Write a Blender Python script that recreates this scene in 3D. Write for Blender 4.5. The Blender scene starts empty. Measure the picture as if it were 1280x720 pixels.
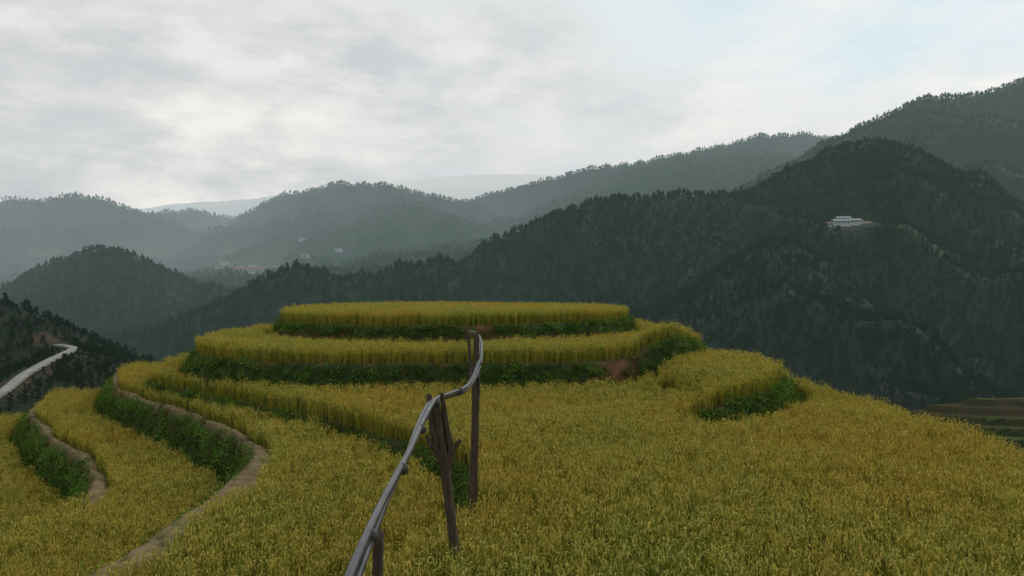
import bpy, math, random
import numpy as np
from mathutils import Vector
random.seed(7); rng=np.random.default_rng(7)
S=bpy.context.scene

# ------------------------------------------------------------------ noise
def _h(i,j,seed):
    n=(i.astype(np.int64)*374761393+j.astype(np.int64)*668265263+seed*1442695041)&0xffffffff
    n=((n^(n>>13))*1274126177)&0xffffffff
    return ((n^(n>>16))&0xffff)/65535.0
def vnoise(x,y,seed=0):
    i=np.floor(x);j=np.floor(y);u=x-i;v=y-j
    u=u*u*(3-2*u);v=v*v*(3-2*v)
    a=_h(i,j,seed);b=_h(i+1,j,seed);c=_h(i,j+1,seed);d=_h(i+1,j+1,seed)
    return (a*(1-u)+b*u)*(1-v)+(c*(1-u)+d*u)*v
def fbm(x,y,oct=4,seed=0):
    s=0;a=.5
    for k in range(oct):
        s=s+a*(vnoise(x,y,seed+k*17)-.5)*2;x=x*2.03+3.1;y=y*2.03+7.7;a*=.5
    return s
def sst(t): t=np.clip(t,0,1);return t*t*(3-2*t)

# ------------------------------------------------------------------ near hill
YS=np.arange(-12,82,.25)
def contour(pts,amp,seed):
    p=sorted((b,a) for a,b in pts)
    f=np.interp(YS,[q[0] for q in p],[q[1] for q in p])
    k=np.exp(-(np.arange(-8,9)/3.6)**2);k/=k.sum()
    fp=np.pad(f,8,mode='edge');f=np.convolve(fp,k,'valid')
    f=f+amp*fbm(YS*.35,YS*0+seed,3,seed)
    return f,np.sqrt(1+np.gradient(f,.25)**2)
cA=contour([(-19,60),(-18.6,45),(-18.3,37),(-16.6,30.5),(-8.9,24.3),(-5.25,21.3),(-2.8,18.4),(-1.5,16.2),(-.9,14.5),(-1.1,12.1),(-1.75,10.6),(-2.3,9.4),(-4,6),(-5,0),(-5,-12)],.25,3)
cB=contour([(-25,58),(-24.5,52),(-21.6,43),(-22.6,38),(-20.0,33),(-15.2,27.8),(-11.6,24.5),(-8.9,21.4),(-7.6,19.1),(-7.2,16.9),(-7.1,14.1),(-7.2,11.8),(-7.9,9.5),(-9.8,6),(-11,-12)],.2,5)
cC=contour([(-30,55),(-28,42),(-24.2,33.4),(-18.9,27.1),(-15.0,23.3),(-13.2,20.9),(-12.3,18.7),(-12.1,16),(-12.0,12),(-13,6),(-14,-12)],.2,9)
cE=contour([(-40,55),(-33,38),(-26,31),(-21,25),(-19,20),(-18.5,14),(-19,-12)],.3,12)
cR=contour([(11,-12),(11.9,10),(11.9,30),(12.0,44),(10,52),(5,60),(-2,66)],.35,21)
def sd(c,x,y):
    return (x-np.interp(y,YS,c[0]))/np.interp(y,YS,c[1])
ZA,ZB,ZC,ZD,ZE=-4.3,-4.95,-6.3,-7.6,-9.0
def supq(x,y,cx,cy,rx,ry,n):
    return ((np.abs(x-cx)/rx)**n+(np.abs(y-cy)/ry)**n)**(1/n)
def pathmask(i,x,y):
    wB=.60+.44*sst((21-y)/3.5)+.07*np.sin(y*1.7)+.14*fbm(x*.9,y*.9,2,61)
    wC=.62+.40*sst((23-y)/3.5)+.07*np.sin(y*1.3+1)+.14*fbm(x*.9,y*.9,2,62)
    pB=np.minimum(sst((i['dB']-.24)/.12),1-sst((i['dB']-wB)/.12))
    pC=np.minimum(sst((i['dC']-.24)/.12),1-sst((i['dC']-wC)/.12))
    pC=pC*sst((y-18.3)/1.0)
    return np.maximum(pB,pC)*(i['d2']<0)
def near(x,y):
    dA=sd(cA,x,y);dB=sd(cB,x,y);dC=sd(cC,x,y);dE=sd(cE,x,y);dR=sd(cR,x,y)
    st=lambda d,w=.24: sst((d+w)/(2*w))
    z=ZE+(ZD-ZE)*st(dE)+(ZC-ZD)*st(dC,.3)+(ZB-ZC)*st(dB,.3)+(ZA-ZB)*st(dA)
    wob=.25*fbm(x*.22,y*.22,3,31)
    d2=(1-supq(x,y,-3.1,41.2,13.3,15,2.9))*13.6+wob
    s2=st(d2,.26)
    wob1=.18*fbm(x*.3,y*.3,3,37)
    d1=(1-supq(x,y,-3.3,42.0,10.6,10.9,2.1))*10.6+wob1
    s1=st(d1,.3)
    info=dict(dA=dA,dB=dB,dC=dC,dE=dE,dR=dR,d1=d1,d2=d2)
    z=z+.26*pathmask(info,x,y)
    z=z*(1-s2)+(-2.98)*s2;z=z*(1-s1)+(-1.78)*s1
    dq=(1-supq(x,y,3.6,27.6,7.0,8.0,2.0))*7.3
    hq=.85*sst((x-4.2)/3.0)*(1-sst((y-29.0)/4))
    info['dq']=dq;info['hq']=hq
    z=z+hq*st(dq,.22)
    out=np.maximum(0,dR-.1)
    z=z-out*.9-np.maximum(0,out-6)*.3
    outL=np.maximum(0,-(dE+7));z=z-outL*.75
    yb=np.interp(x,[-60,-27,-20,-17,-15.5,-12],[36,37.5,40,44,60,60])+.5*fbm(x*.3,x*0,2,33)
    bk=np.maximum(0,y-yb);z=z-bk*.75
    info['bk']=bk
    bf=np.maximum(0,-2-y);z=z-bf*.25
    z=z+.05*fbm(x*1.1,y*1.1,3,44)+.12*fbm(x*.12,y*.12,2,45)
    return z,info

# ------------------------------------------------------------------ materials
def newmat(n):
    m=bpy.data.materials.new(n);m.use_nodes=True;nt=m.node_tree;nt.nodes.clear()
    o=nt.nodes.new('ShaderNodeOutputMaterial');return m,nt,o
def N(nt,t,**k):
    n=nt.nodes.new(t)
    for a,b in k.items(): setattr(n,a,b)
    return n
def ramp(nt,fac,stops):
    r=N(nt,'ShaderNodeValToRGB');e=r.color_ramp.elements
    while len(e)>1:e.remove(e[-1])
    e[0].position=stops[0][0];e[0].color=(*stops[0][1],1)
    for p,c in stops[1:]:
        q=e.new(p);q.color=(*c,1)
    nt.links.new(fac,r.inputs[0]);return r.outputs[0]
def mixc(nt,f,a,b,mode='MIX'):
    m=N(nt,'ShaderNodeMix',data_type='RGBA',blend_type=mode)
    if hasattr(f,'links'):nt.links.new(f,m.inputs[0])
    else:m.inputs[0].default_value=f
    for s,v in((m.inputs[6],a),(m.inputs[7],b)):
        if hasattr(v,'links'):nt.links.new(v,s)
        else:s.default_value=(*v,1)
    return m.outputs[2]
def noise(nt,scale,detail=4,vec=None,rough=.55):
    n=N(nt,'ShaderNodeTexNoise');n.inputs['Scale'].default_value=scale;n.inputs['Detail'].default_value=detail;n.inputs['Roughness'].default_value=rough
    if vec is None: vec=N(nt,'ShaderNodeNewGeometry').outputs['Position']
    nt.links.new(vec,n.inputs['Vector']);return n.outputs['Fac']
def mth(nt,op,a,b=None,clamp=False):
    m=N(nt,'ShaderNodeMath',operation=op,use_clamp=clamp)
    for s,v in((m.inputs[0],a),(m.inputs[1],b)):
        if v is None:continue
        if hasattr(v,'links'):nt.links.new(v,s)
        else:s.default_value=v
    return m.outputs[0]
def diffuse(nt,o,col,rough=.9,transl=0,bump=None,spec=.2):
    p=N(nt,'ShaderNodeBsdfPrincipled');p.inputs['Roughness'].default_value=rough;p.inputs['Specular IOR Level'].default_value=spec
    if hasattr(col,'links'):nt.links.new(col,p.inputs['Base Color'])
    else:p.inputs['Base Color'].default_value=(*col,1)
    if bump is not None:
        b=N(nt,'ShaderNodeBump');b.inputs['Strength'].default_value=bump[1];b.inputs['Distance'].default_value=bump[2]
        nt.links.new(bump[0],b.inputs['Height']);nt.links.new(b.outputs[0],p.inputs['Normal'])
    return p.outputs[0]
def leafsh(nt,col,transl):
    p=N(nt,'ShaderNodeBsdfDiffuse');nt.links.new(col,p.inputs[0])
    if transl<=0: return p.outputs[0]
    t=N(nt,'ShaderNodeBsdfTranslucent');nt.links.new(col,t.inputs[0])
    mx=N(nt,'ShaderNodeMixShader');mx.inputs[0].default_value=transl
    nt.links.new(p.outputs[0],mx.inputs[1]);nt.links.new(t.outputs[0],mx.inputs[2]);return mx.outputs[0]
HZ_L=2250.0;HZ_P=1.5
def painted_haze(nt,shader):
    """aerial haze painted into the material as emission, by distance from the world origin"""
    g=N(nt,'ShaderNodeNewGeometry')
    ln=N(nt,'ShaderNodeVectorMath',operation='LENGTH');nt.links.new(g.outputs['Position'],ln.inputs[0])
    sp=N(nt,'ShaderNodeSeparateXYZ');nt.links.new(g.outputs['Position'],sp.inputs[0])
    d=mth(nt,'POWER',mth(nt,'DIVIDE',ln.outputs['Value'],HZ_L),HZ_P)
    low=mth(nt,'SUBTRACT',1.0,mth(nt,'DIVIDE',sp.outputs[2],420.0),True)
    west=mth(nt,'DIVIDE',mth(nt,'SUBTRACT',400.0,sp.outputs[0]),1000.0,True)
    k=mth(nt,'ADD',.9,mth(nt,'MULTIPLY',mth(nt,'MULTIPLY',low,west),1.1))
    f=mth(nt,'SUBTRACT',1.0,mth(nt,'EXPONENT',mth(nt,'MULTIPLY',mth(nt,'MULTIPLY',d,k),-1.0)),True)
    e=N(nt,'ShaderNodeEmission')  # surface itself glows with the painted air light, no volume
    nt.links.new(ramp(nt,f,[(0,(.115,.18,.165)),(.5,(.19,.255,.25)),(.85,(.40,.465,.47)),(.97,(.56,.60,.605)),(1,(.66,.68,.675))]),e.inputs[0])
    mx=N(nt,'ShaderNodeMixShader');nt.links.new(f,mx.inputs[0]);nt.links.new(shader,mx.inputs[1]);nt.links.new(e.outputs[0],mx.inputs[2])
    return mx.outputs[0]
def attr(nt,n):
    a=N(nt,'ShaderNodeAttribute',attribute_name=n);return a.outputs['Fac']

m_soil,nt,o=newmat('terrace_soil')
c=ramp(nt,noise(nt,3.0,4),[(.3,(.035,.030,.012)),(.7,(.09,.07,.03))])
red=ramp(nt,noise(nt,2.2,4),[(.35,(.085,.038,.018)),(.7,(.19,.095,.05))])
c=mixc(nt,attr(nt,'bank'),c,mixc(nt,attr(nt,'bare'),(.024,.038,.010),red))
c=mixc(nt,attr(nt,'path'),c,ramp(nt,noise(nt,5,5),[(.3,(.10,.072,.034)),(.55,(.19,.14,.07)),(.75,(.28,.22,.12))]))
nt.links.new(diffuse(nt,o,c,.95,0,(noise(nt,14,4),.7,.05)),o.inputs[0])

def ricemat(name,stops,tr):
    m,nt,o=newmat(name)
    oi=N(nt,'ShaderNodeObjectInfo')
    big=noise(nt,.16,3)
    a=ramp(nt,mth(nt,'ADD',mth(nt,'MULTIPLY',oi.outputs['Random'],.4),mth(nt,'MULTIPLY',mth(nt,'SUBTRACT',big,.2),1.1)),stops)
    nt.links.new(leafsh(nt,a,tr),o.inputs[0]);return m
m_leaf=ricemat('rice_leaf',[(.2,(.17,.225,.034)),(.5,(.29,.285,.042)),(.9,(.37,.28,.045))],.3)
m_pan=ricemat('rice_panicle',[(.2,(.46,.45,.13)),(.5,(.55,.455,.11)),(.9,(.56,.38,.08))],.2)
m_stem=ricemat('rice_stem',[(.3,(.09,.09,.018)),(.8,(.16,.12,.03))],0)
def weedmat(name,a,b,tr=.2):
    m,nt,o=newmat(name);oi=N(nt,'ShaderNodeObjectInfo')
    c=ramp(nt,oi.outputs['Random'],[(0,a),(1,b)])
    nt.links.new(leafsh(nt,c,tr),o.inputs[0]);return m
m_weed=weedmat('bank_weeds',(.05,.10,.018),(.11,.19,.035))
m_weed2=weedmat('bank_weeds_dry',(.09,.09,.02),(.17,.15,.045))

m_tree,nt,o=newmat('forest_foliage')
oi=N(nt,'ShaderNodeObjectInfo')
c=ramp(nt,oi.outputs['Random'],[(0,(.012,.023,.009)),(1,(.021,.034,.013))])
nt.links.new(painted_haze(nt,leafsh(nt,c,0)),o.inputs[0])
m_bark,nt,o=newmat('forest_bark')
nt.links.new(painted_haze(nt,leafsh(nt,ramp(nt,noise(nt,.5,1),[(0,(.03,.024,.018)),(1,(.05,.038,.028))]),0)),o.inputs[0])

m_mtn,nt,o=newmat('mountain_ground')
g=N(nt,'ShaderNodeNewGeometry')
fo=ramp(nt,noise(nt,.03,5,None,.65),[(.3,(.006,.011,.005)),(.7,(.012,.019,.008))])
spz=N(nt,'ShaderNodeSeparateXYZ');nt.links.new(g.outputs['Position'],spz.inputs[0])
band=mth(nt,'FRACT',mth(nt,'DIVIDE',mth(nt,'ADD',spz.outputs[2],mth(nt,'MULTIPLY',noise(nt,.02,3),14.0)),7.0))
fl=ramp(nt,band,[(0,(.02,.027,.012)),(.3,(.06,.065,.025)),(1,(.10,.095,.035))])
fl=mixc(nt,noise(nt,.012,3),fl,(.035,.045,.02))
c=mixc(nt,attr(nt,'field'),fo,fl)
c=mixc(nt,attr(nt,'cut'),c,ramp(nt,noise(nt,.3,4),[(.3,(.030,.021,.014)),(.7,(.11,.062,.038))]))
nt.links.new(painted_haze(nt,diffuse(nt,o,c,.95,0,(noise(nt,.12,4),.8,5.0))),o.inputs[0])

def simple(name,col,rough=.7,metal=0,hz=False,nscale=None,var=.3):
    m,nt,o=newmat(name)
    if nscale:
        c=ramp(nt,noise(nt,nscale,6),[(.3,tuple(v*(1-var) for v in col)),(.7,tuple(v*(1+var) for v in col))])
    else:c=col
    sh=diffuse(nt,o,c,rough,0,(noise(nt,nscale,6),.5,.02) if nscale and not hz else None,.5)
    sh.node.inputs['Metallic'].default_value=metal
    nt.links.new(painted_haze(nt,sh) if hz else sh,o.inputs[0]);return m
m_conc=simple('concrete_road',(.21,.205,.19),.9,0,True,.6,.25)
m_wall=simple('painted_wall',(.50,.49,.46),.8,0,True)
m_roofr=simple('tile_roof',(.26,.10,.065),.8,0,True)
m_roofg=simple('metal_roof',(.16,.20,.24),.6,0,True)
m_glass=simple('window_dark',(.04,.05,.06),.3,0,True)

# ------------------------------------------------------------------ mesh helpers
def link(o): S.collection.objects.link(o);return o
def gridmesh(name,X,Y,Z,mat,attrs={},closed=False):
    ny,nx=X.shape
    me=bpy.data.meshes.new(name);co=np.stack([X,Y,Z],-1).reshape(-1,3).astype(np.float32)
    idx=np.arange(nx*ny).reshape(ny,nx)
    if closed: idx=np.concatenate([idx,idx[:,:1]],1)
    f=np.stack([idx[:-1,:-1],idx[:-1,1:],idx[1:,1:],idx[1:,:-1]],-1).reshape(-1,4)
    me.vertices.add(len(co));me.vertices.foreach_set('co',co.ravel())
    me.loops.add(f.size);me.loops.foreach_set('vertex_index',f.ravel().astype(np.int32))
    me.polygons.add(len(f));me.polygons.foreach_set('loop_start',(np.arange(len(f))*4).astype(np.int32))
    me.polygons.foreach_set('use_smooth',np.ones(len(f),bool))
    me.update(calc_edges=True)
    for k,v in attrs.items():
        a=me.attributes.new(k,'FLOAT','POINT');a.data.foreach_set('value',v.reshape(-1).astype(np.float32))
    me.materials.append(mat);return link(bpy.data.objects.new(name,me))
def polymesh(name,V,F,mats,mi=None,smooth=False):
    me=bpy.data.meshes.new(name);me.from_pydata([tuple(v) for v in V],[],F)
    for m in mats:me.materials.append(m)
    if mi is not None:me.polygons.foreach_set('material_index',mi)
    if smooth:me.polygons.foreach_set('use_smooth',[True]*len(F))
    me.update();return bpy.data.objects.new(name,me)

def scatter(name,P,R,SC,protos,cname):
    col=bpy.data.collections.new(cname)
    for p in protos:col.objects.link(p)
    n=len(P);pm=rng.permutation(n);P=P[pm];R=R[pm];SC=SC[pm]
    me=bpy.data.meshes.new(name);me.vertices.add(n);me.vertices.foreach_set('co',P.astype(np.float32).ravel())
    a=me.attributes.new('rot','FLOAT_VECTOR','POINT');a.data.foreach_set('vector',R.astype(np.float32).ravel())
    a=me.attributes.new('scl','FLOAT','POINT');a.data.foreach_set('value',SC.astype(np.float32))
    ob=link(bpy.data.objects.new(name,me))
    ng=bpy.data.node_groups.new(name+'_gn','GeometryNodeTree')
    ng.interface.new_socket('Geometry',in_out='INPUT',socket_type='NodeSocketGeometry')
    ng.interface.new_socket('Geometry',in_out='OUTPUT',socket_type='NodeSocketGeometry')
    gi=ng.nodes.new('NodeGroupInput');go=ng.nodes.new('NodeGroupOutput')
    ip=ng.nodes.new('GeometryNodeInstanceOnPoints');ci=ng.nodes.new('GeometryNodeCollectionInfo')
    ci.inputs['Collection'].default_value=col;ci.inputs['Separate Children'].default_value=True;ci.inputs['Reset Children'].default_value=True
    ip.inputs['Pick Instance'].default_value=True
    r=ng.nodes.new('GeometryNodeInputNamedAttribute');r.data_type='FLOAT_VECTOR';r.inputs['Name'].default_value='rot'
    s=ng.nodes.new('GeometryNodeInputNamedAttribute');s.data_type='FLOAT';s.inputs['Name'].default_value='scl'
    L=ng.links.new
    L(gi.outputs[0],ip.inputs['Points']);L(ci.outputs[0],ip.inputs['Instance'])
    L(r.outputs[0],ip.inputs['Rotation']);L(s.outputs[0],ip.inputs['Scale']);L(ip.outputs[0],go.inputs[0])
    md=ob.modifiers.new('scatter','NODES');md.node_group=ng
    return ob

# ------------------------------------------------------------------ near terrain mesh
gx=np.arange(-46,30,.14);gy=np.arange(-8,76,.17)
X,Y=np.meshgrid(gx,gy)
Z,I=near(X,Y)
sy,sx=np.gradient(Z,.17,.14);slope=np.hypot(sx,sy)
pm_=pathmask(I,X,Y)
bank=np.maximum(sst((slope-.45)/.4),(I['bk']>0)*1.0)
def bare_at(x,y,z,i):
    b=sst((fbm(x*.28,y*.28+3,3,71)-.12)/.12)*(i['d2']>-1)*(np.abs(i['d1'])<1.2)
    b=np.maximum(b,((np.abs(i['d1'])<1.0)&(z<-2.35)&(z>-3.0)).astype(float)*.85)
    return np.maximum(b,np.exp(-((x-4.2)/.8)**2)*(np.abs(i['d2'])<1)*(y<35)*.95)
gridmesh('terraced_hill',X,Y,Z,m_soil,{'bank':bank,'path':pm_*(.8+.5*fbm(X*1.5,Y*1.5,2,63)),'bare':bare_at(X,Y,Z,I)})

# ------------------------------------------------------------------ rice plants
def strip(V,F,MI,pts,widths,side,mi):
    b=len(V)
    for p,w in zip(pts,widths):
        V.append(p-side*w*.5);V.append(p+side*w*.5)
    for k in range(len(pts)-1):
        F.append((b+2*k,b+2*k+1,b+2*k+3,b+2*k+2));MI.append(mi)
def rice_tuft(i):
    V=[];F=[];MI=[];r=random.Random(100+i)
    tall=r.uniform(.93,1.06)
    for k in range(17):      # leaves, mostly upright
        a=r.uniform(0,6.283);d=Vector((math.cos(a),math.sin(a),0));L=r.uniform(.44,.88)*tall;lean=r.uniform(.02,.24)
        base=Vector((r.gauss(0,.045),r.gauss(0,.045),0));pts=[];n=4
        for t in range(n):
            u=t/(n-1);pts.append(base+d*(lean*L*u**1.8)+Vector((0,0,L*(u-.2*lean*u**3))))
        w=r.uniform(.008,.015);a2=a+1.57+r.uniform(-.8,.8);side=Vector((math.cos(a2),math.sin(a2),0))
        strip(V,F,MI,pts,[w*.8,w,w,w*.08],side,0)
    for k in range(14):      # stalk + nodding panicle
        a=r.uniform(0,6.283);d=Vector((math.cos(a),math.sin(a),0));hgt=r.uniform(.42,.68)*tall
        base=Vector((r.gauss(0,.05),r.gauss(0,.05),0));top=base+d*.05+Vector((0,0,hgt))
        a2=r.uniform(0,6.283);side=Vector((math.cos(a2),math.sin(a2),0))
        strip(V,F,MI,[base,top],[.006,.004],side,2)
        L=r.uniform(.12,.2);dr=r.uniform(.25,.85)
        pts=[top+d*(L*.55*u*dr)+Vector((0,0,L*(.95*u-1.25*dr*u*u))) for u in (0,.35,.7,1)]
        for q in range(2):
            a3=a2+q*1.57;sd_=(Vector((math.cos(a3),math.sin(a3),.1))).normalized()
            strip(V,F,MI,pts,[.005,.015,.015,.003],sd_,1)
    return polymesh('rice_tuft_%d'%i,V,F,[m_leaf,m_pan,m_stem],MI)
tufts=[rice_tuft(i) for i in range(10)]
def jgrid(x0,x1,y0,y1,s):
    x,y=np.meshgrid(np.arange(x0,x1,s),np.arange(y0,y1,s));x=x.ravel();y=y.ravel()
    return x+rng.uniform(-.42,.42,len(x))*s,y+rng.uniform(-.42,.42,len(x))*s
def slope_at(x,y):
    e=.12;z,i=near(x,y);zx,_=near(x+e,y);zy,_=near(x,y+e)
    return z,i,np.hypot((zx-z)/e,(zy-z)/e),(zx-z)/e,(zy-z)/e
PX=[];PY=[]
for (y0,y1,s) in ((3,22,.18),(22,62,.22)):
    a,b=jgrid(-44,14,y0,y1,s);PX.append(a);PY.append(b)
x=np.concatenate(PX);y=np.concatenate(PY)
keep=(np.abs(x)<y*.80+3.5);x=x[keep];y=y[keep]
z,i,sl,_,_=slope_at(x,y)
pmk=pathmask(i,x,y)
aw=.12+.22*sst((19-y)/3)
ok=(sl<.42)&(pmk<.2)&(i['dR']<.05)&(i['dE']>-6.8)&(i['bk']<.15)&~((i['dA']>-aw-.05)&(i['dA']<aw)&(i['d2']<0))
ok&=~((np.abs(i['d2'])<.3)|(np.abs(i['d1'])<.33))&~((i['d2']>0)&(i['d1']<0)&(i['d1']>-.6))
ok&=~((i['dq']>-.75)&(i['dq']<.35)&(i['hq']>.25))
ok&=~((i['dB']>-.45)&(i['dB']<.4)&(i['d2']<0))&~((i['dC']>-.45)&(i['dC']<.4)&(y>18.5))
ok&=~((i['d2']<0)&(i['d2']>-.45))
ok&=~((x+.7)**2+(y-12.3)**2<.12)
x,y,z=x[ok],y[ok],z[ok];n=len(x)
lean=fbm(x*.25,y*.25,2,90)
R=np.stack([rng.normal(0,.08,n)+.14*lean,rng.normal(0,.08,n)+.1*fbm(x*.3,y*.3,2,94),rng.uniform(0,6.28,n)],1)
SC=rng.uniform(.8,1.1,n)*(1+.17*fbm(x*.55,y*.55,3,91))
scatter('rice_field',np.stack([x,y,z-.02],1),R,SC,tufts,'rice_plants')
print('rice',n)

# ------------------------------------------------------------------ weeds on banks
def weed(i,mat,grass=False):
    V=[];F=[];MI=[];r=random.Random(300+i)
    if grass:
        for k in range(22):
            a=r.uniform(0,6.283);d=Vector((math.cos(a),math.sin(a),0));L=r.uniform(.15,.36);le=r.uniform(.2,.9)
            base=Vector((r.gauss(0,.07),r.gauss(0,.07),-.03))
            pts=[base+d*(le*L*u**1.6)+Vector((0,0,L*(u-.4*le*u**2.5))) for u in(0,.4,.75,1)]
            a2=a+1.57;strip(V,F,MI,pts,[.010,.014,.010,.001],Vector((math.cos(a2),math.sin(a2),0)),0)
    else:
        for k in range(40):
            c=Vector((r.gauss(0,.12),r.gauss(0,.12),abs(r.gauss(.05,.07))))
            a=r.uniform(0,6.283);t=r.uniform(-.5,.7);d=Vector((math.cos(a)*math.cos(t),math.sin(a)*math.cos(t),math.sin(t)))
            s=d.cross(Vector((0,0,1))).normalized();L=r.uniform(.05,.11)
            b=len(V);V+= [c,c+d*L*.5+s*L*.3,c+d*L,c+d*L*.5-s*L*.3];F.append((b,b+1,b+2,b+3));MI.append(0)
    return polymesh('weed_%d'%i,V,F,[mat],MI)
weeds=[weed(0,m_weed),weed(1,m_weed),weed(2,m_weed,True),weed(3,m_weed),weed(4,m_weed2,True),weed(5,m_weed,True)]
x,y=jgrid(-44,20,6,62,.18);keep=(np.abs(x)<y*.80+3.5);x=x[keep];y=y[keep]
z,i,sl,zx,zy=slope_at(x,y)
aw=.10+.22*sst((19-y)/3)
bb=((i['dB']<.28)&(i['dB']>-.5))|((i['dC']<.28)&(i['dC']>-.5))|((i['dq']>-.7)&(i['dq']<.3)&(i['hq']>.25))
nearbank=(sl>.5)|((np.abs(i['dA'])<aw)&(i['d2']<0))|((i['d2']<-.0)&(i['d2']>-.4))|bb|((i['bk']>.1)&(i['bk']<8)&(rng.random(len(x))<.4))
pk=pathmask(i,x,y)
ok=nearbank&(pk<.35)&(rng.random(len(x))>bare_at(x,y,z,i)*.92)
ok|=(pk>.1)&(rng.random(len(x))<.06+.25*(pk<.7))
xs,ys,zs=x[ok],y[ok],z[ok];sls=sl[ok];zxs=zx[ok];zys=zy[ok];pks=pk[ok];bbs=bb[ok]
rep=1+(((sls>1.0)|bbs)&(pks<.1)).astype(int)*2
xs=np.repeat(xs,rep);ys=np.repeat(ys,rep);zxs=np.repeat(zxs,rep);zys=np.repeat(zys,rep);pks=np.repeat(pks,rep)
xs=xs+rng.uniform(-.08,.08,len(xs));ys=ys+rng.uniform(-.08,.08,len(ys));zs,_=near(xs,ys)
n=len(xs)
R=np.stack([np.arctan(zys)*.5+rng.normal(0,.15,n),-np.arctan(zxs)*.5+rng.normal(0,.15,n),rng.uniform(-3.14,3.14,n)],1)
scatter('bank_vegetation',np.stack([xs,ys,zs],1),R,rng.uniform(.65,1.2,n)*np.where(pks>.1,.5,1),weeds,'weed_plants')
print('weeds',n)

# ------------------------------------------------------------------ mountains
def sv(b,e,d,drop=0): return (b/850*d,d,e/850*d-drop)
RD=[]
def ridge(pts,slope,drop=0,step=22,roll=1.0):
    P=[np.array(sv(*p,drop)) for p in pts]
    for a,b in zip(P[:-1],P[1:]):
        k=max(1,int(np.linalg.norm((b-a)[:2])/step))
        for t in range(k):
            q=a+(b-a)*t/k;RD.append((q[0],q[1],q[2],slope,roll))
    RD.append((*P[-1],slope,roll))
ridge([(760,70,800),(640,100,800),(560,130,800),(520,155,800),(490,175,800),(460,187,800),(445,190,800),(420,184,800),(400,180,800),(360,155,790),(310,125,780),(260,125,770),(210,124,760),(160,119,750),(110,115,740),(60,98,730),(10,80,720),(-20,68,700),(-55,45,680),(-90,42,660),(-140,35,640),(-190,25,620),(-210,17,600),(-240,27,590),(-270,33,580),(-300,22,580),(-340,-5,580),(-370,-40,580),(-410,-75,580)],.66,6)
ridge([(330,70,600),(260,30,540),(200,-30,480),(190,-80,440)],.6,8)
ridge([(445,150,740),(540,60,620),(640,20,540),(700,-30,460)],.6,8)
ridge([(760,280,1300),(640,263,1300),(600,250,1300),(560,242,1300),(520,242,1300),(480,225,1300),(440,208,1300),(400,188,1300),(380,170,1300),(340,140,1250),(300,110,1200)],.6,6)
ridge([(420,190,2000),(390,190,2000),(360,194,2000),(310,192,2000),(260,180,2000),(210,170,2000),(160,160,2000),(100,152,2000),(50,138,2000),(0,125,2000),(-40,115,2000),(-80,108,1950),(-120,100,1900)],.5,4,40)
ridge([(-30,95,1750),(-60,105,1800),(-80,113,1800),(-120,122,1800),(-160,132,1800),(-210,132,1800),(-245,125,1800),(-260,115,1800),(-290,102,1800),(-340,88,1750),(-370,90,1700),(-400,100,1700),(-430,98,1700),(-470,88,1700)],.42,4,40)
ridge([(-450,95,1500),(-490,105,1500),(-520,114,1500),(-545,117,1500),(-570,112,1500),(-590,100,1500),(-605,112,1500),(-620,115,1500),(-640,102,1500),(-700,110,1500),(-800,100,1500)],.45,4,40)
ridge([(-760,-20,700),(-640,-5,700),(-600,20,700),(-560,40,700),(-520,52,700),(-490,50,700),(-460,35,700),(-420,15,700),(-380,10,700),(-340,-5,700),(-300,-20,690),(-290,-60,650)],.62,5)
ridge([(-480,22,1180),(-400,16,1150),(-330,15,1140),(-250,30,1200),(-180,38,1300),(-100,50,1350),(0,60,1400)],.16,0,30,.5)
ridge([(-760,10,260),(-640,-16,250),(-610,-33,250),(-580,-55,245),(-565,-75,240),(-556,-95,235)],.6,2,10,.4)
ROAD=[(-760,-190,145),(-700,-162,155),(-640,-132,170),(-610,-109,185),(-580,-92,200),(-557,-81,213),(-548,-76,222),(-556,-73,232),(-572,-71,238)]
ridge(ROAD,.6,.6,5,.03)
ridge([(-520,88,5000),(-460,98,5000),(-390,106,5000),(-310,111,5000),(-260,118,5000),(-200,122,5000)],.4,0,50,.25)
ridge([(-200,108,6600),(-170,118,6600),(-120,133,6600),(-80,139,6600),(0,142,6600),(60,139,6600),(120,118,6600)],.4,0,50,.25)
for q in np.arange(-20,40,8.): RD.append((-4,q,-20,.55,.1))
RDa=np.array(RD)
def far(x,y):
    sh=x.shape;x=x.ravel();y=y.ravel();z=np.empty(len(x));dd=np.empty(len(x));rl=np.empty(len(x))
    for k in range(0,len(x),20000):
        a=x[k:k+20000,None];b=y[k:k+20000,None]
        d=np.sqrt((a-RDa[:,0])**2+(b-RDa[:,1])**2)
        soft=np.where(RDa[:,1]>3000,220.**2,36)
        h=RDa[:,2]-RDa[:,3]*(np.sqrt(d*d+soft)-np.sqrt(soft))*(1-.12*np.exp(-d/400))
        j=h.argmax(1);ar=np.arange(len(j))
        z[k:k+20000]=h[ar,j];dd[k:k+20000]=d[ar,j];rl[k:k+20000]=RDa[j,4]
    amp=np.minimum(dd*.34,48)*rl
    gul=1-np.abs(fbm(x/170,y/170,3,201))*2.2
    z=z+amp*(gul-.75)*.8+np.minimum(amp,18)*fbm(x/45,y/45,4,207)*.7
    r=np.hypot(x,y)
    fl=-95-np.minimum(r,300)*.06+ (r/40) + 10*fbm(x/160,y/160,3,210)
    z=np.where(z>fl,z,fl+(z-fl)*.08)
    return z.reshape(sh),dd.reshape(sh)
def fieldmask(x,y,z):
    m=sst((y-950)/200)*(1-sst((y-1500)/250))*sst((-60-x)/250)*sst((100-z)/50)
    m=m*sst((fbm(x/90,y/90,4,301)+.02)/.14)
    m2=np.exp(-(((x-365)/48)**2+((y-620)/34)**2))
    return np.maximum(m,sst((m2+.45*fbm(x/24,y/24,3,305)-.5)/.2)*.5)
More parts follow.
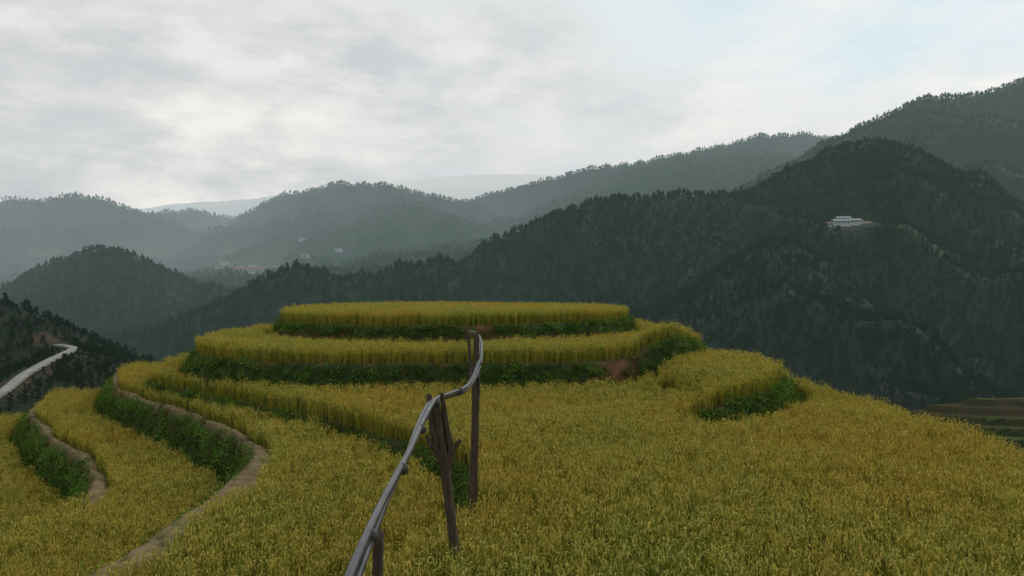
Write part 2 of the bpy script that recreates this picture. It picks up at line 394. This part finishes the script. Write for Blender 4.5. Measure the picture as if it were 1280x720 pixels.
az=np.concatenate([np.linspace(-48,48,820),np.linspace(50,310,66)])*math.pi/180
rr=np.geomspace(14,11000,430)
A,Rr=np.meshgrid(az,rr)
FX=Rr*np.sin(A);FY=Rr*np.cos(A)
FZ,FD=far(FX,FY)
fld=fieldmask(FX,FY,FZ)
cut=np.zeros_like(FX)
rdw=np.array([sv(*p) for p in ROAD])
rs=np.concatenate([np.linspace(rdw[k],rdw[k+1],12) for k in range(len(rdw)-1)])
sel=(Rr>120)&(Rr<300)&(FX<-80)
dxy=np.hypot(FX[sel][:,None]-rs[:,0],FY[sel][:,None]-rs[:,1]);dm=dxy.min(1)
up=FZ[sel]-rs[dxy.argmin(1),2]
cut[sel]=(1-sst((dm-3.5-2.5*(up>0.5))/3))*(.35+.6*fbm(FX[sel]/5,FY[sel]/5,3,9)+.3*(up>.5))
gridmesh('mountain_terrain',FX,FY,FZ,m_mtn,{'field':fld,'cut':cut},True)

# road ribbon
V=[];F=[];ctr=[]
for k in range(len(rdw)-1):
    p0=rdw[max(k-1,0)];p1=rdw[k];p2=rdw[k+1];p3=rdw[min(k+2,len(rdw)-1)]
    for t in np.linspace(0,1,8,endpoint=False):
        ctr.append(.5*((2*p1)+(-p0+p2)*t+(2*p0-5*p1+4*p2-p3)*t*t+(-p0+3*p1-3*p2+p3)*t**3))
ctr=np.array(ctr);tg=np.gradient(ctr,axis=0);tg[:,2]=0;tg/=np.linalg.norm(tg,axis=1)[:,None]
nr=np.stack([-tg[:,1],tg[:,0],np.zeros(len(tg))],1)
prof=[(-1.25,-.6),(-1.25,.1),(-1.1,.1),(-1.1,0),(1.1,0),(1.1,.1),(1.25,.1),(1.25,-.6)]
for c,nn in zip(ctr,nr):
    for a,b in prof:V.append(c+nn*a+np.array((0,0,b+.25)))
k=len(prof)
for a in range(len(ctr)-1):
    for b in range(k-1):F.append((a*k+b,a*k+b+1,(a+1)*k+b+1,(a+1)*k+b))
link(polymesh('concrete_road',V,F,[m_conc]))

# right-hand lower terraces
tx=np.arange(70,190,.8);ty=np.arange(70,215,.8);TX,TY=np.meshgrid(tx,ty)
def tz(x,y):
    cr=np.interp(x,[70,92,98,104,115,128,150,190],[-52,-34,-30,-28.4,-26.8,-25.8,-25.4,-25])
    yc=166+.02*(x-110)
    z=cr-np.where(y<yc,(yc-y)*.34,(y-yc)*.5)+2.2*fbm(x/30,y/30,3,401)
    st=1.5;q=z/st;f=q-np.floor(q)
    return (np.floor(q)+sst((f-.72)/.28))*st,f
TZ,TF=tz(TX,TY)
m_terr,nt,o=newmat('valley_rice_terrace')
c=ramp(nt,noise(nt,.9,5),[(.3,(.030,.042,.012)),(.7,(.075,.08,.02))])
c=mixc(nt,attr(nt,'edge'),c,(.014,.022,.007))
c=mixc(nt,ramp(nt,noise(nt,.07,3),[(.45,(0,0,0)),(.6,(1,1,1))]),c,(.04,.034,.016))
nt.links.new(painted_haze(nt,diffuse(nt,o,c,.95,0,(noise(nt,2.5,5),.8,.5),.05)),o.inputs[0])
gridmesh('valley_terraces',TX,TY,TZ,m_terr,{'edge':sst((TF-.5)/.12)})

# ------------------------------------------------------------------ forest
def tree(i,kind):
    V=[];F=[];MI=[];r=random.Random(500+i)
    H=r.uniform(11,14)
    def limb(p,q,r0,r1):
        b=len(V);d=(q-p).normalized();s=d.orthogonal().normalized();t=d.cross(s)
        for c,rad in((p,r0),(q,r1)):
            for k in range(4):
                a=k*1.5708;V.append(c+s*math.cos(a)*rad+t*math.sin(a)*rad)
        for k in range(4):F.append((b+k,b+(k+1)%4,b+4+(k+1)%4,b+4+k));MI.append(1)
    top=Vector((r.uniform(-.5,.5),r.uniform(-.5,.5),H*.92))
    limb(Vector((0,0,-1)),top,.26,.05)
    nl=12
    for k in range(nl):
        u=k/(nl-1)
        if kind: zc=H*(.3+.65*u);rad=(1-u)**.8*2.4+.3
        else: zc=H*(.34+.55*u);rad=3.1*math.sin(math.pi*min(1,.25+.70*u))
        a=r.uniform(0,6.283);c=Vector((math.cos(a)*rad*.65,math.sin(a)*rad*.65,zc+r.uniform(-.5,.5)))
        if k%3==0:limb(Vector((top.x*u,top.y*u,zc-1.0)),c,.09,.03)
        rad=r.uniform(1.0,1.7)*(1.0 if not kind else .55+.5*(1-u))
        for q in range(15):
            dd_=Vector((r.gauss(0,1),r.gauss(0,1),r.gauss(0,.7))).normalized()
            d=dd_*rad*r.uniform(.4,1.05)
            p=c+d;nrm=(dd_+.5*Vector((r.gauss(0,1),r.gauss(0,1),r.gauss(0,1)))).normalized()
            s=nrm.orthogonal().normalized();t=nrm.cross(s);w=r.uniform(.4,.75)
            b=len(V);V+=[p-s*w,p-t*w*.8,p+s*w,p+t*w*.8];F.append((b,b+1,b+2,b+3));MI.append(0)
    return polymesh('tree_model_%d'%i,V,F,[m_tree,m_bark],MI)
trees=[tree(i,i%3==2) for i in range(6)]
def treepts(r0,r1,area,hw=40):
    n=int((r1*r1-r0*r0)*math.radians(hw)/area)
    r=np.sqrt(rng.uniform(r0*r0,r1*r1,n));a=np.radians(rng.uniform(-hw,hw,n))
    return r*np.sin(a),r*np.cos(a)
ax=[];ay=[];asz=[]
for r0,r1,area,s0 in((190,330,7,.30),(330,1000,20,.66),(1000,1700,50,.78),(1700,2400,80,.82)):
    a,b=treepts(r0,r1,area);ax.append(a);ay.append(b);asz.append(np.full(len(a),s0))
sel=[q for q in RD if 500<q[1]<2300 and q[4]==1.0]
for lo,hi,rp,sc in((500,1400,6,.72),(1400,2300,14,.56)):
    ss=[q for q in sel if lo<q[1]<=hi]
    a=np.array([q[0] for q in ss]).repeat(rp)+rng.normal(0,12,len(ss)*rp);b=np.array([q[1] for q in ss]).repeat(rp)+rng.normal(0,9,len(ss)*rp)
    ax.append(a);ay.append(b);asz.append(np.full(len(a),sc))
x=np.concatenate(ax);y=np.concatenate(ay);s=np.concatenate(asz)
z,d=far(x,y)
fm=fieldmask(x,y,z)
ok=(rng.random(len(x))>fm*1.1-.02)
dm=np.full(len(x),99.);q=(y<300)&(x<-60)
dm[q]=np.min(np.hypot(x[q][:,None]-rs[:,0],y[q][:,None]-rs[:,1]),1)
ok&=(dm>3.5)&~((x>60)&(y<230))
ok&=~((np.hypot(x-321,y-645)<30))&~((np.abs(x+404)<38)&(y<1048)&(y>985))
x,y,z,s=x[ok],y[ok],z[ok],s[ok];n=len(x)
s=s*rng.uniform(.6,1.12,n)*(1+.3*fbm(x/60,y/60,3,501))
scatter('forest',np.stack([x,y,z-.5],1),np.stack([rng.normal(0,.04,n),rng.normal(0,.04,n),rng.uniform(0,6.28,n)],1),s,trees,'forest_trees')
print('trees',n)

# ------------------------------------------------------------------ buildings
def box(name,c,sz,mat,parent):
    x,y,z=[v/2 for v in sz]
    V=[(sx*x+c[0],sy_*y+c[1],sz_*z+c[2]) for sz_ in(-1,1) for sy_ in(-1,1) for sx in(-1,1)]
    F=[(0,2,3,1),(4,5,7,6),(0,1,5,4),(2,6,7,3),(0,4,6,2),(1,3,7,5)]
    o=polymesh(name,V,F,[mat]);link(o);o.parent=parent;return o
def house(name,loc,rot,w,d,st,roof,bays,stilts=0):
    e=link(bpy.data.objects.new(name,None));e.location=loc;e.rotation_euler=(0,0,rot)
    h=3.2*st;box('walls',(0,0,h/2-1),(w,d,h+2),m_wall,e)
    box('floor_slab',(0,-.9,3.2),(w+.4,d+1.8,.25),m_wall,e)
    V=[(-w/2-.8,-d/2-1.6,h-.1),(w/2+.8,-d/2-1.6,h-.1),(w/2+.8,d/2+.8,h-.1),(-w/2-.8,d/2+.8,h-.1),(-w/2-.4,0,h+d*.25),(w/2+.4,0,h+d*.25)]
    F=[(0,1,5,4),(2,3,4,5),(0,4,3),(1,2,5),(0,3,2,1)]
    o=polymesh('roof',V,F,[roof]);link(o);o.parent=e
    VV=[];FF=[]
    for f in range(st):
        for b in range(bays):
            xc=-w/2+w*(b+.5)/bays;zc=f*3.2+1.7;ww=w/bays*.28
            k=len(VV);VV+=[(xc-ww,-d/2-.03,zc-.8),(xc+ww,-d/2-.03,zc-.8),(xc+ww,-d/2-.03,zc+.7),(xc-ww,-d/2-.03,zc+.7)];FF.append((k,k+1,k+2,k+3))
    o=polymesh('windows',VV,FF,[m_glass]);link(o);o.parent=e
    for b in range(bays+1):
        box('column_%d'%b,(-w/2+w*b/bays,-d/2-1.5,h/2-stilts/2),(.35,.35,h+stilts),m_wall,e)
    return e
def gz(x,y): return float(far(np.array([x]),np.array([y]))[0][0])
def on(x,y,d=0): return (x,y,gz(x,y)+d)
house('school_building',on(-404,1042,4),.12,54,9,2,m_roofr,14,6)
bx,by=318,648
bz=gz(bx,by)+4
house('hillside_house',(bx-6,by-2,bz),-.1,14,8,1,m_roofg,5,8)
house('hillside_house',(bx+9,by+2,bz+1),.05,11,8,1,m_roofg,4,7)
house('hillside_house',(bx+21,by+6,bz-1),.2,10,7,1,m_roofr,3,5)
house('hillside_house',(bx+2,by+9,bz+4),-.2,12,7,1,m_roofg,3,8)
house('hillside_house',(bx-18,by+2,bz-2),-.2,8,7,1,m_roofr,3,8)
for (x_,y_,r_,m_) in((-380,1250,.3,m_roofr),(-330,1290,-.2,m_roofg),(-520,1230,.1,m_roofr),(-290,1230,.5,m_roofg),(-410,1330,.2,m_roofg),(-180,1330,0,m_roofr),(-560,1190,.3,m_roofg),(-450,1180,.3,m_roofg),(-400,1165,-.3,m_roofr)):
    house('farm_house',on(x_,y_,2),r_,13,8,1,m_,3,2)

# ------------------------------------------------------------------ pipe and posts
def tube(name,pts,rad,mat,seg=12,sub=8,jit=0,seed=0,parent=None,cap=True):
    P=[np.array(p,float) for p in pts];C=[];RR=[]
    rad=list(rad) if hasattr(rad,'__len__') else [rad]*len(P)
    for k in range(len(P)-1):
        p0=P[max(k-1,0)];p1=P[k];p2=P[k+1];p3=P[min(k+2,len(P)-1)]
        for t in np.linspace(0,1,sub,endpoint=False):
            C.append(.5*((2*p1)+(-p0+p2)*t+(2*p0-5*p1+4*p2-p3)*t*t+(-p0+3*p1-3*p2+p3)*t**3));RR.append(rad[k]*(1-t)+rad[k+1]*t)
    C.append(P[-1]);RR.append(rad[-1]);C=np.array(C);r=random.Random(seed)
    T=np.gradient(C,axis=0);T/=np.linalg.norm(T,axis=1)[:,None]
    u=np.cross(T[0],(1,.2,.1));u/=np.linalg.norm(u)
    V=[];F=[]
    offs=[r.uniform(-1,1)*jit for _ in range(seg)]
    for k,(c,t,rd) in enumerate(zip(C,T,RR)):
        u=u-t*np.dot(u,t);u/=np.linalg.norm(u);v=np.cross(t,u)
        lump=1+jit*r.uniform(-.6,.6)
        for q in range(seg):
            a=6.28318*q/seg;V.append(c+(u*math.cos(a)+v*math.sin(a))*rd*lump*(1+offs[q]+jit*.4*r.uniform(-1,1)))
    for k in range(len(C)-1):
        for q in range(seg):F.append((k*seg+q,k*seg+(q+1)%seg,(k+1)*seg+(q+1)%seg,(k+1)*seg+q))
    if cap:F.append(tuple(range(seg))[::-1]);F.append(tuple((len(C)-1)*seg+q for q in range(seg)))
    o=polymesh(name,V,F,[mat],None,True);link(o)
    if parent:o.parent=parent
    return o
m_wood,nt,o=newmat('weathered_wood')
tc=N(nt,'ShaderNodeNewGeometry');mp=N(nt,'ShaderNodeMapping');mp.inputs['Scale'].default_value=(14,14,1.6);nt.links.new(tc.outputs['Position'],mp.inputs[0])
gn=noise(nt,2.2,8,mp.outputs[0],.7)
c=ramp(nt,gn,[(.3,(.022,.016,.011)),(.55,(.065,.048,.032)),(.8,(.14,.105,.075))])
nt.links.new(diffuse(nt,o,c,.85,0,(gn,.9,.02)),o.inputs[0])
m_pipe,nt,o=newmat('water_pipe_plastic')
c=ramp(nt,noise(nt,5,6),[(.3,(.018,.018,.020)),(.7,(.07,.068,.072))])
sh=diffuse(nt,o,c,.28,0,None,.7);sh.node.inputs['Metallic'].default_value=.05;nt.links.new(sh,o.inputs[0])

pipe=link(bpy.data.objects.new('water_pipe',None))
base=[(-.95,1.2,-2.5),(-1.0,2.8,-2.05),(-1.02,4.3,-1.80),(-1.05,5.6,-1.73),(-1.04,7.0,-1.65),(-1.08,8.4,-1.61),(-1.06,9.5,-1.56),(-.93,10.3,-1.60),(-.72,11.2,-1.60),(-.61,12.0,-1.38),(-.62,12.8,-1.22),(-.72,14.5,-1.12),(-.95,17.5,-1.16),(-1.25,21,-1.35),(-1.6,25,-1.6),(-1.8,28,-1.9),(-1.9,30.8,-2.35)]
tube('pipe_strand_1',base,.034,m_pipe,14,10,0.02,1,pipe)
b2=[(x_+.066*math.cos(k*.55),y_,z_-.066*abs(math.sin(k*.55))-.01) for k,(x_,y_,z_) in enumerate(base)]
tube('pipe_strand_2',b2,.030,m_pipe,14,10,0.02,2,pipe)
m_tie=simple('tie_wire',(.05,.045,.04),.7)
def onp(yy):
    j=max(q for q in range(len(base)-1) if base[q][1]<=yy)
    t=(yy-base[j][1])/(base[j+1][1]-base[j][1]);return np.array(base[j])*(1-t)+np.array(base[j+1])*t
for k,yy in enumerate((4.9,6.4,7.9,9.4,10.7,12.2)):
    c0=onp(yy)
    tube('tie_%d'%k,[c0+np.array((.015,-.012,-.02)),c0+np.array((.015,.012,-.02))],.056,m_tie,12,3,.05,k,pipe)
p=link(bpy.data.objects.new('wooden_post',None))
tube('stake',[(-.70,12.32,-4.9),(-.69,12.32,-3.8),(-.66,12.3,-2.6),(-.63,12.3,-1.5),(-.65,12.3,-.80)],[.075,.07,.064,.058,.05],m_wood,12,8,.07,3,p)
tube('second_stake',[(-.74,12.2,-4.9),(-.72,12.2,-3.5),(-.68,12.18,-2.2),(-.70,12.2,-1.35)],[.05,.047,.042,.035],m_wood,10,8,.08,4,p)
tube('lashing',[(-.67,12.25,-1.60),(-.67,12.25,-1.52)],.085,m_tie,12,4,.05,5,p)
p=link(bpy.data.objects.new('wooden_post',None))
tube('stake',[(-.74,9.75,-5.1),(-.78,9.7,-4.2),(-.87,9.6,-3.2),(-.96,9.55,-2.4),(-1.06,9.5,-1.66)],[.08,.072,.068,.075,.06],m_wood,12,8,.09,6,p)
tube('fork_left',[(-.98,9.55,-2.45),(-1.08,9.5,-2.1),(-1.13,9.5,-1.8),(-1.16,9.5,-1.48)],[.07,.055,.045,.035],m_wood,10,6,.1,7,p)
tube('fork_right',[(-.94,9.56,-2.6),(-.86,9.55,-2.3),(-.92,9.52,-1.9),(-.98,9.5,-1.47)],[.06,.05,.04,.03],m_wood,10,6,.1,8,p)
tube('broken_branch',[(-.93,9.55,-2.45),(-.80,9.53,-2.22),(-.72,9.5,-2.12)],[.055,.04,.02],m_wood,9,5,.12,9,p)
tube('broken_stub',[(-.97,9.55,-2.3),(-1.12,9.5,-2.2),(-1.2,9.5,-2.05)],[.06,.045,.02],m_wood,9,5,.12,10,p)
p=link(bpy.data.objects.new('wooden_post',None))
tube('stake',[(-1.12,5.5,-4.8),(-1.07,5.3,-3.2),(-1.02,5.2,-1.86)],[.055,.05,.04],m_wood,12,8,.08,11,p)
for k,(a,b,c0,t0) in enumerate(((-1.62,25.3,-4.4,-1.45),(-1.85,29,-3.1,-1.75),(-2.05,29.6,-3.1,-1.7))):
    p=link(bpy.data.objects.new('wooden_post',None))
    tube('stake',[(a,b,c0),(a+.05,b,(c0+t0)/2),(a,b,t0)],[.06,.055,.045],m_wood,10,6,.08,20+k,p)

# ------------------------------------------------------------------ world
w=bpy.data.worlds.new('World');S.world=w;w.use_nodes=True;nt=w.node_tree;nt.nodes.clear()
out=N(nt,'ShaderNodeOutputWorld')
sun_el=math.radians(38);sun_az=math.radians(55)
sky=N(nt,'ShaderNodeTexSky');sky.sky_type='NISHITA';sky.sun_disc=False;sky.sun_elevation=sun_el;sky.sun_rotation=sun_az
bg1=N(nt,'ShaderNodeBackground');nt.links.new(sky.outputs[0],bg1.inputs[0]);bg1.inputs[1].default_value=.11
tc=N(nt,'ShaderNodeTexCoord');sp=N(nt,'ShaderNodeSeparateXYZ');nt.links.new(tc.outputs['Generated'],sp.inputs[0])
den=mth(nt,'ADD',mth(nt,'MAXIMUM',sp.outputs[2],0.0),.16)
cb=N(nt,'ShaderNodeCombineXYZ');nt.links.new(mth(nt,'DIVIDE',sp.outputs[0],den),cb.inputs[0]);nt.links.new(mth(nt,'DIVIDE',sp.outputs[1],den),cb.inputs[1])
cb.inputs[2].default_value=3.3
n1=noise(nt,.8,5,cb.outputs[0],.58)
cv=N(nt,'ShaderNodeMapping');cv.inputs['Location'].default_value=(5.1,2.2,1);nt.links.new(cb.outputs[0],cv.inputs[0])
n2=noise(nt,1.5,6,cv.outputs[0],.6)
mp=N(nt,'ShaderNodeMapping');mp.inputs['Scale'].default_value=(1,1,2.6);mp.inputs['Location'].default_value=(.4,0,.2);nt.links.new(tc.outputs['Generated'],mp.inputs[0])
n3=noise(nt,4.2,6,mp.outputs[0],.6)
cover=mth(nt,'ADD',mth(nt,'MULTIPLY',n1,1.5),mth(nt,'MULTIPLY',sp.outputs[0],-.5))
thin=ramp(nt,cover,[(.42,(.70,.83,.88)),(.60,(.79,.86,.87)),(.78,(.78,.79,.78)),(.95,(.64,.655,.66))])
thin=mixc(nt,ramp(nt,n2,[(.48,(0,0,0)),(.62,(.8,.8,.8))]),thin,(.92,.91,.88))
thin=mixc(nt,ramp(nt,n2,[(.28,(.7,.7,.7)),(.40,(0,0,0))]),thin,(.62,.65,.67))
lowc=ramp(nt,n3,[(.34,(.94,.91,.85)),(.46,(.82,.81,.78)),(.56,(.67,.685,.68)),(.68,(.52,.56,.57))])
lowf=ramp(nt,mth(nt,'ADD',sp.outputs[2],mth(nt,'MULTIPLY',mth(nt,'SUBTRACT',n3,.5),.4)),[(.16,(1,1,1)),(.28,(0,0,0))])
cc=mixc(nt,lowf,thin,lowc)
bg2=N(nt,'ShaderNodeBackground');nt.links.new(cc,bg2.inputs[0]);bg2.inputs[1].default_value=1.0
mx=N(nt,'ShaderNodeMixShader');mx.inputs[0].default_value=.93
nt.links.new(bg1.outputs[0],mx.inputs[1]);nt.links.new(bg2.outputs[0],mx.inputs[2]);nt.links.new(mx.outputs[0],out.inputs[0])

sl_=bpy.data.lights.new('sun','SUN');sl_.energy=1.3;sl_.angle=math.radians(15);sl_.color=(1,.93,.82)
so=link(bpy.data.objects.new('sun',sl_))
dv=Vector((math.sin(sun_az)*math.cos(sun_el),math.cos(sun_az)*math.cos(sun_el),math.sin(sun_el)))
so.rotation_euler=dv.to_track_quat('Z','Y').to_euler()

cd=bpy.data.cameras.new('camera');cd.lens=23.9;cd.sensor_width=36;cd.clip_end=30000;cd.clip_start=.05
co=link(bpy.data.objects.new('camera',cd));co.rotation_euler=(math.radians(90),0,0);S.camera=co
S.view_settings.view_transform='Standard';S.view_settings.look='None';S.view_settings.exposure=0
